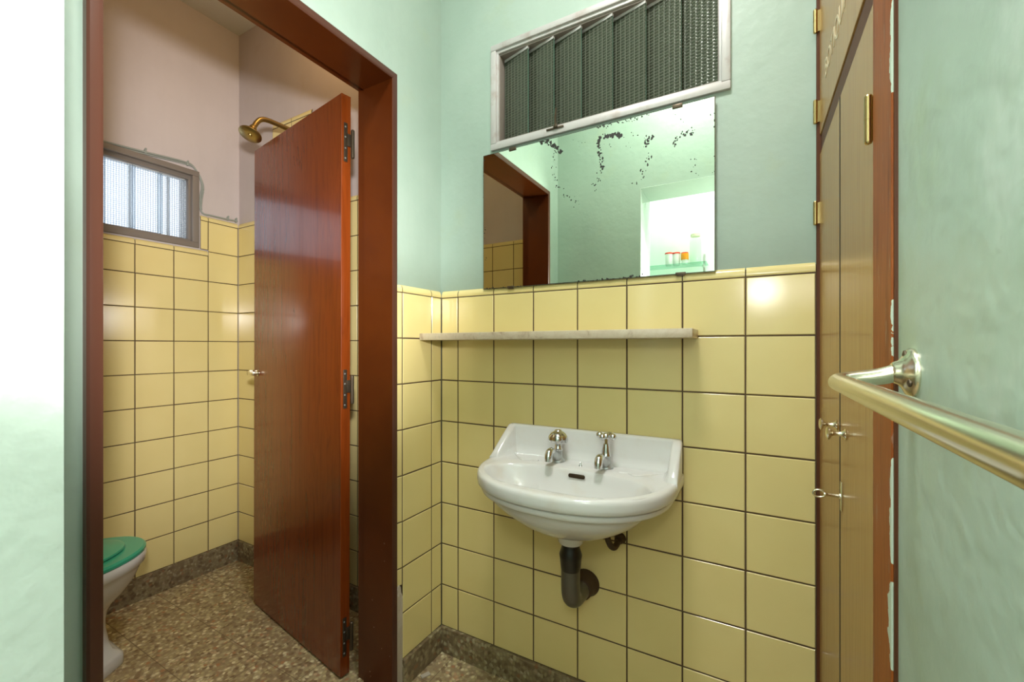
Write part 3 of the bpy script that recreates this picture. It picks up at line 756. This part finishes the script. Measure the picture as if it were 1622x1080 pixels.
# overflow slot on the back of the bowl
b = B(); sl = []
for k in range(24):
    a = 2*PI*k/24; c, s = math.cos(a), math.sin(a); x = .017*(1 if c > 0 else -1)*(abs(c) > .01)+.0045*c; sl.append((x, .0045*s))
for d, dd in ((0, .0),):
    outer = [b.verts.new((CX+.014+x*1.12, -.1362+ z*.35-.0012, .7585+z*1.2)) for x, z in sl]
    b.faces.new(outer)
bmesh.ops.solidify(b, geom=b.faces[:], thickness=.001)
obj('overflow_slot', b, M['rust'], wb)
b = B(); lathe(b, (CX+.008, -.088, .774), (0, 0, 1), [(0, .0055), (.002, .005), (.004, .003), (.011, .0022), (.012, .001)], 14); obj('chain_stud', b, M['chrome'], wb, 50)
def tap(x, y, style):
    T = thing('tap', (x, y, .774)); T.parent = wb; T.location = Vector((x, y, .774))-wloc(wb)
    b = B(); z = .774
    lathe(b, (x, y, z), (0, 0, 1), [(0, .020), (.003, .0205), (.006, .018), (.010, .0145), (.020, .0125), (.030, .012), (.036, .0125)], 24)
    tube(b, smooth_path([(x, y+.004, z+.012), (x, y-.020, z+.020), (x, y-.045, z+.036), (x, y-.058, z+.041)], 6), [.0125]*7+[.0105]*12, 18)
    obj('tap_body', b, M['dullchrome'], T, 50)
    b = B(); tube(b, smooth_path([(x, y-.052, z+.041), (x, y-.064, z+.040), (x, y-.071, z+.030), (x, y-.073, z+.016)], 5), [.0108]*6+[.0112]*10, 18); obj('spout', b, M['chrome'], T, 50)
    if style == 'dome':
        b = B(); lathe(b, (x, y, z+.034), (0, 0, 1), [(0, .0135), (.003, .0138), (.006, .0105), (.030, .0095), (.034, .0075), (.042, .006)], 20); obj('bonnet', b, M['chrome'], T, 50)
        b = B(); n = 60; prof = [(.056, .0215), (.058, .0265), (.066, .0285), (.076, .0270), (.085, .0200), (.090, .012), (.0905, .0105), (.094, .009), (.0955, .001)]
        lp = []
        for h, r in [(.074, .008), (.062, .012)]+prof:
            lp.append([(x+(r*(1+(.13 if r > .015 else 0)*abs(math.cos(2.5*2*PI*k/n))-(.06 if r > .015 else 0)))*math.cos(2*PI*k/n), y+(r*(1+(.13 if r > .015 else 0)*abs(math.cos(2.5*2*PI*k/n))-(.06 if r > .015 else 0)))*math.sin(2*PI*k/n), z+h) for k in range(n)])
        loft(b, lp); obj('tap_handle', b, M['chrome'], T, 50)
    else:
        b = B(); lathe(b, (x, y, z+.034), (0, 0, 1), [(0, .0145), (.003, .0148), (.006, .0125), (.012, .0128), (.026, .0095), (.034, .0080), (.035, .005)], 20); obj('bonnet', b, M['chrome'], T, 50)
        b = B(); lathe(b, (x, y, z+.066), (0, 0, 1), [(0, .0042), (.018, .0042)], 12); obj('spindle', b, M['brass'], T, 50)
        b = B(); zc = z+.090
        lathe(b, (x, y, zc), (0, 0, 1), [(-.009, .005), (-.007, .009), (0, .0105), (.005, .009), (.008, .005), (.009, .001)], 20)
        for k in range(4):
            a = PI/4+.55+k*PI/2; d = Vector((math.cos(a), math.sin(a), 0))
            lathe(b, Vector((x, y, zc)), d, [(.004, .0050), (.012, .0046), (.015, .0075), (.020, .0095), (.025, .0088), (.029, .005), (.0295, .001)], 14)
        obj('tap_handle', b, M['chrome'], T, 50)
    return T
tap(.490, -.072, 'dome'); tap(.6335, -.070, 'cross')

# drain trap
dr = thing('drain_pipe', (.553, -.06, .39), 'grey waste pipe with black rubber sleeve under the washbasin', 'pipe')
b = B(); lathe(b, (.553, -.135, .574), (0, 0, -1), [(0, .024), (.012, .0245), (.022, .0275), (.034, .0315), (.044, .030), (.058, .0285), (.074, .0270), (.078, .0255)], 26); obj('rubber_sleeve', b, M['black'], dr, 60)
b = B(); tube(b, smooth_path([(.553, -.135, .500), (.553, -.135, .455), (.553, -.130, .425), (.553, -.112, .408), (.553, -.080, .402), (.553, -.045, .400)], 6), .0262, 24); obj('lead_bend', b, M['lead'], dr, 60)
b = B(); lathe(b, (.553, -.002, .399), (0, -1, 0), [(0, .0405), (.004, .0400), (.016, .0350), (.026, .0325), (.034, .0315), (.048, .0300), (.050, .026)], 28); obj('wall_flange', b, M['rust'], dr, 60)
# supply pipe stub
sp = thing('supply_pipe', (.655, -.002, .558), 'short rusty bent water pipe coming out of the tiles beneath the washbasin', 'pipe')
b = B(); tube(b, smooth_path([(.655, -.002, .556), (.655, -.030, .553), (.652, -.050, .548), (.646, -.062, .553), (.640, -.066, .566), (.636, -.066, .578)], 6), .0085, 16); obj('bent_tube', b, M['rust'], sp, 60)
b = B(); lathe(b, (.655, -.002, .556), (0, -1, 0), [(0, .017), (.006, .015), (.012, .012), (.020, .0115)], 20); obj('wall_flange', b, M['rust'], sp, 60)

# ------------------------------------------------------------------ built-in cupboard in the right wall
cup = thing('built_in_cupboard', (1.28, -.28, 0), 'tall brown wooden built-in wall cupboard beside the washbasin, narrow doors and brass hinges', 'cupboard')
XC = 1.1262
def cbox(x0, x1, y0, y1, z0, z1, name, mat, parent=cup, bev=.0012):
    b = B(); box(b, x0, x1, y0, y1, z0, z1, bev); return obj(name, b, mat, parent)
b = B(); box(b, 1.150, 1.42, -.560, -.008, .004, 2.70, .001); obj('cabinet_body', b, M['cup_wood'], cup)
for z0_, z1_ in ((1.572, 1.612), (2.67, 2.715), (.002, .040)):
    b = B(); box(b, XC+.0022, 1.150, -.545, -.005, z0_, z1_, .0012); obj('door_rail', b, M['stile'] if z0_ == 1.572 else M['cup_wood'], cup)
b = B(); box(b, 1.1207, 1.150, -.0050, .0095, .0, 2.715, .0008); obj('far_stile', b, M['stile'], cup)
def casing_mat():
    m, nt, p = nodes('casing_with_green_overpaint')
    v = obco(nt, (40, 40, 3)); n = noise(nt, v, 1.6, 6, .6, .3)
    c = ramp(nt, n, [(.25, (.13, .026, .005)), (.5, (.32, .085, .016)), (.75, (.20, .048, .009))])
    v1 = obco(nt); xyz = sep(nt, v1)
    nz = noise(nt, obco(nt, (20, 20, 22)), 1.5, 5, .6)
    lim = math_(nt, 'MULTIPLY', math_(nt, 'SUBTRACT', nz, .68), .014)
    for zc_, hw_, amp in ((1.455, .055, .014), (.800, .050, .024), (.93, .06, .012), (1.13, .05, .006)):
        g_ = math_(nt, 'SUBTRACT', 1.0, math_(nt, 'DIVIDE', math_(nt, 'ABSOLUTE', math_(nt, 'SUBTRACT', xyz[2], zc_)), hw_), clamp=True)
        lim = math_(nt, 'ADD', lim, math_(nt, 'MULTIPLY', math_(nt, 'MULTIPLY', math_(nt, 'POWER', g_, .5), math_(nt, 'MULTIPLY', nz, 1.6)), amp))
    edge = math_(nt, 'ADD', xyz[1], .352-.0005)   # local y; near edge is the most negative
    msk = math_(nt, 'LESS_THAN', edge, lim)
    c = mixc(nt, msk, c, (.52, .62, .52)); 
    scr = math_(nt, 'GREATER_THAN', noise(nt, obco(nt, (90, 90, 12)), 1.5, 4, .6), .64)
    c = mixc(nt, math_(nt, 'MULTIPLY', scr, .6), c, (.33, .22, .16))
    nt.links.new(c, p.inputs['Base Color']); setp(p, rough=.45, spec=.18); return m
CM = casing_mat()
b = B(); box(b, XC-.0028, 1.150, -.632, -.545, 0, 2.73, .0015); cas = obj('side_casing', b, CM, cup)
b = B(); box(b, XC-.0010, 1.150, -.6362, -.6322, 0, 2.73, .0005); obj('casing_gap_shade', b, M['stile'], cup)  # thin dark strip standing in for the shadow gap between casing and wall
# doors
up = cbox(XC, 1.149, -.5435, -.0065, 1.6145, 2.668, 'upper_door', M['cup_wood'])
lf = cbox(XC, 1.149, -.2768, -.0065, .042, 1.5695, 'left_door', M['cup_wood'])
rt = cbox(XC, 1.149, -.5435, -.2837, .042, 1.5695, 'right_door', M['cup_wood'])
b = B(); box(b, XC-.0004, 1.149, -.2835, -.2770, .042, 1.5695); obj('seam_shade_strip', b, M['seam_shade'], cup)  # dark strip painted in for the shade of the open door seam
def butt(y, z, x, parent, h=.052, r=.0045):
    b = B(); tube(b, [(x, y, z-h/2), (x, y, z+h/2)], r, 14)
    lathe(b, (x, y, z+h/2), (0, 0, 1), [(0, r), (.002, r*.8), (.003, r*.3)], 12); lathe(b, (x, y, z-h/2), (0, 0, -1), [(0, r), (.002, r*.8), (.003, r*.3)], 12)
    tube(b, [(x, y, z-.0004), (x, y, z+.0004)], r*1.07, 14)
    box(b, x, XC+.002, y-.0012, y+.0012, z-h/2+.001, z+h/2-.001)
    obj('hinge', b, M['hinge_brass'], parent, 40)
butt(-.0075, 1.886, XC-.0085, up); butt(-.0075, 1.671, XC-.0085, up)
butt(-.0075, 1.431, XC-.0085, lf)
butt(-.5375, 1.414, XC-.0060, rt, .060)
def knob(y, z, parent):
    b = B(); lathe(b, (XC, y, z), (-1, 0, 0), [(0, .009), (.002, .0095), (.004, .006), (.008, .004), (.018, .0035), (.021, .006), (.023, .0105), (.026, .0110), (.028, .008), (.0285, .001)], 20)
    obj('knob', b, M['nickel'], parent, 50)
knob(-.256, .968, lf); knob(-.345, .966, rt)
b = B(); box(b, XC-.002, XC, -.3065, -.2955, .822, .874, .0008); lathe(b, (XC-.001, -.301, .848), (-1, 0, 0), [(0, .0055), (.003, .0050), (.004, .003), (.022, .0026), (.023, .0035), (.025, .003)], 14)
kp = []
for k in range(25):
    a = 2*PI*k/24; kp.append((XC-.033+.009*math.cos(a), -.301, .848+.0065*math.sin(a)))
tube(b, kp, .0018, 8, False); obj('key', b, M['nickel'], rt, 50)
# lettering on the upper door
cu = bpy.data.curves.new('lettering', 'FONT'); cu.body = 'BOTIQUIN'; cu.size = .056; cu.extrude = .0004; cu.space_character = 1.02; cu.align_x = 'LEFT'
tmp = bpy.data.objects.new('lettering_curve', cu); COL.objects.link(tmp)
bpy.context.view_layer.update()
me = bpy.data.meshes.new_from_object(tmp.evaluated_get(bpy.context.evaluated_depsgraph_get()))
bpy.data.objects.remove(tmp)
xs_ = [v.co.x for v in me.vertices]; wdt = max(xs_)-min(xs_); sc = .262/wdt
for v in me.vertices:
    x, y, z = v.co; v.co = (XC-.0004-z, -.100-(x-min(xs_))*sc, 1.700+y)
bm = B(); bm.from_mesh(me); bmesh.ops.recalc_face_normals(bm, faces=bm.faces)
o = obj('lettering', bm, M['letter'], up)

# ------------------------------------------------------------------ towel rail on the right wall
tr = thing('towel_rail', (XW, -.90, 1.08), 'worn nickel tubular towel rail on the green wall right of the cupboard', 'towel rail')
def zr(y): return 1.075
b = B(); XR = .9878+.078; ZR = 1.0775
tube(b, smooth_path([(XW-.012, -.688, 1.0885), (XR+.036, -.688, 1.0835), (XR+.016, -.6894, 1.0800), (XR+.004, -.694, 1.0782), (XR, -.706, 1.0775)], 6)+[Vector((XR, -.80, 1.0775)), Vector((XR, -.95, 1.0775))]+
     smooth_path([(XR, -1.085, 1.0775), (XR+.004, -1.096, 1.0782), (XR+.016, -1.101, 1.0800), (XR+.036, -1.1024, 1.0835), (XW-.012, -1.1024, 1.0885)], 6), .0088, 22)
obj('rail_tube', b, M['nickel'], tr, 60)
for y in (-.688, -1.1024):
    b = B(); lathe(b, (XW, y, 1.0883), (-1, 0, 0), [(0, .0250), (.002, .0252), (.005, .0232), (.0085, .0160), (.012, .0122), (.0155, .0108), (.017, .0092)], 30)
    fl = obj('wall_flange', b, M['nickel'], tr, 50)
    for k in range(3):
        a = PI/2+k*2*PI/3; yy, zz = y+.0185*math.cos(a), 1.0883+.0185*math.sin(a)
        b = B(); lathe(b, (XW-.006, yy, zz), (-1, 0, 0), [(0, .0042), (.0015, .004), (.0025, .001)], 12); obj('screw', b, M['bronze'], fl, 50)

# ------------------------------------------------------------------ small debris
b = B(); box(b, -.016, .016, -.008, .008, 0, .004, .001)
bmesh.ops.rotate(b, verts=b.verts, cent=(0, 0, 0), matrix=Matrix.Rotation(1.15, 3, 'Z')); bmesh.ops.translate(b, verts=b.verts, vec=(.031, -.128, 0))
o = obj('plaster_chip', b, M['plaster_raw'], None, origin=(.031, -.128, 0)); tag(o, 'small pale rectangular chip of plaster lying on the terrazzo floor', 'debris')

# ------------------------------------------------------------------ glass shelf with containers on the passage wall (seen in the mirror)
gs = thing('glass_shelf', (.5, -1.89, 1.655), 'green-edged glass shelf holding jars, reflected in the mirror', 'shelf')
b = B(); box(b, .10, .735, -1.948, -1.80, 1.655, 1.661, .0006); obj('shelf_glass', b, M['shelf_glass'], gs)
for x in (.712, .14):
    b = B(); box(b, x-.006, x+.006, -1.9498, -1.944, 1.53, 1.735, .001); box(b, x-.003, x+.003, -1.944, -1.86, 1.640, 1.6545, .001); obj('bracket', b, M['alu'], gs)
def cyl(bm, x, y, z, prof): lathe(bm, (x, y, z), (0, 0, 1), prof, 28)
def pot(x, y, label, rad=.024, h=.078):
    T = thing('plastic_pot', (x, y, 1.661), label, 'jar', )
    b = B(); cyl(b, x, y, 1.6612, [(0, rad*.86), (.002, rad*.9), (h, rad)]); obj('pot_body', b, M['whitep'], T, 40)
    b = B(); cyl(b, x, y, 1.6612+h, [(0, rad+.002), (.008, rad+.002), (.010, rad-.001)]); obj('lid', b, M['red'], T, 40)
pot(.500, -1.862, 'leftmost of the white red-lidded plastic pots on the glass shelf')
pot(.546, -1.880, 'white red-lidded plastic pot between the leftmost pot and the orange-banded one')
T = thing('pill_bottle', (.600, -1.862, 1.661), 'small white pot with an orange band and a red lid beside the tall glass jar', 'jar')
b = B(); cyl(b, .600, -1.862, 1.6612, [(0, .019), (.030, .020)]); obj('pot_body', b, M['whitep'], T, 40)
b = B(); cyl(b, .600, -1.862, 1.6912, [(0, .0235), (.002, .0245), (.040, .0245), (.042, .022)]); obj('label_band', b, M['orange'], T, 40)
b = B(); cyl(b, .600, -1.862, 1.7332, [(0, .022), (.007, .022), (.008, .020)]); obj('lid', b, M['red'], T, 40)
T = thing('glass_jar', (.664, -1.875, 1.661), 'tall clear glass jar with a cream screw lid on the glass shelf', 'jar')
b = B(); cyl(b, .664, -1.875, 1.6612, [(0, .030), (.004, .034), (.155, .034), (.172, .028), (.180, .027)]); obj('jar_body', b, M['jar_glass'], T, 60)
b = B(); cyl(b, .664, -1.875, 1.8412, [(0, .0295), (.016, .0295), (.018, .027)]); obj('lid', b, M['cream'], T, 40)
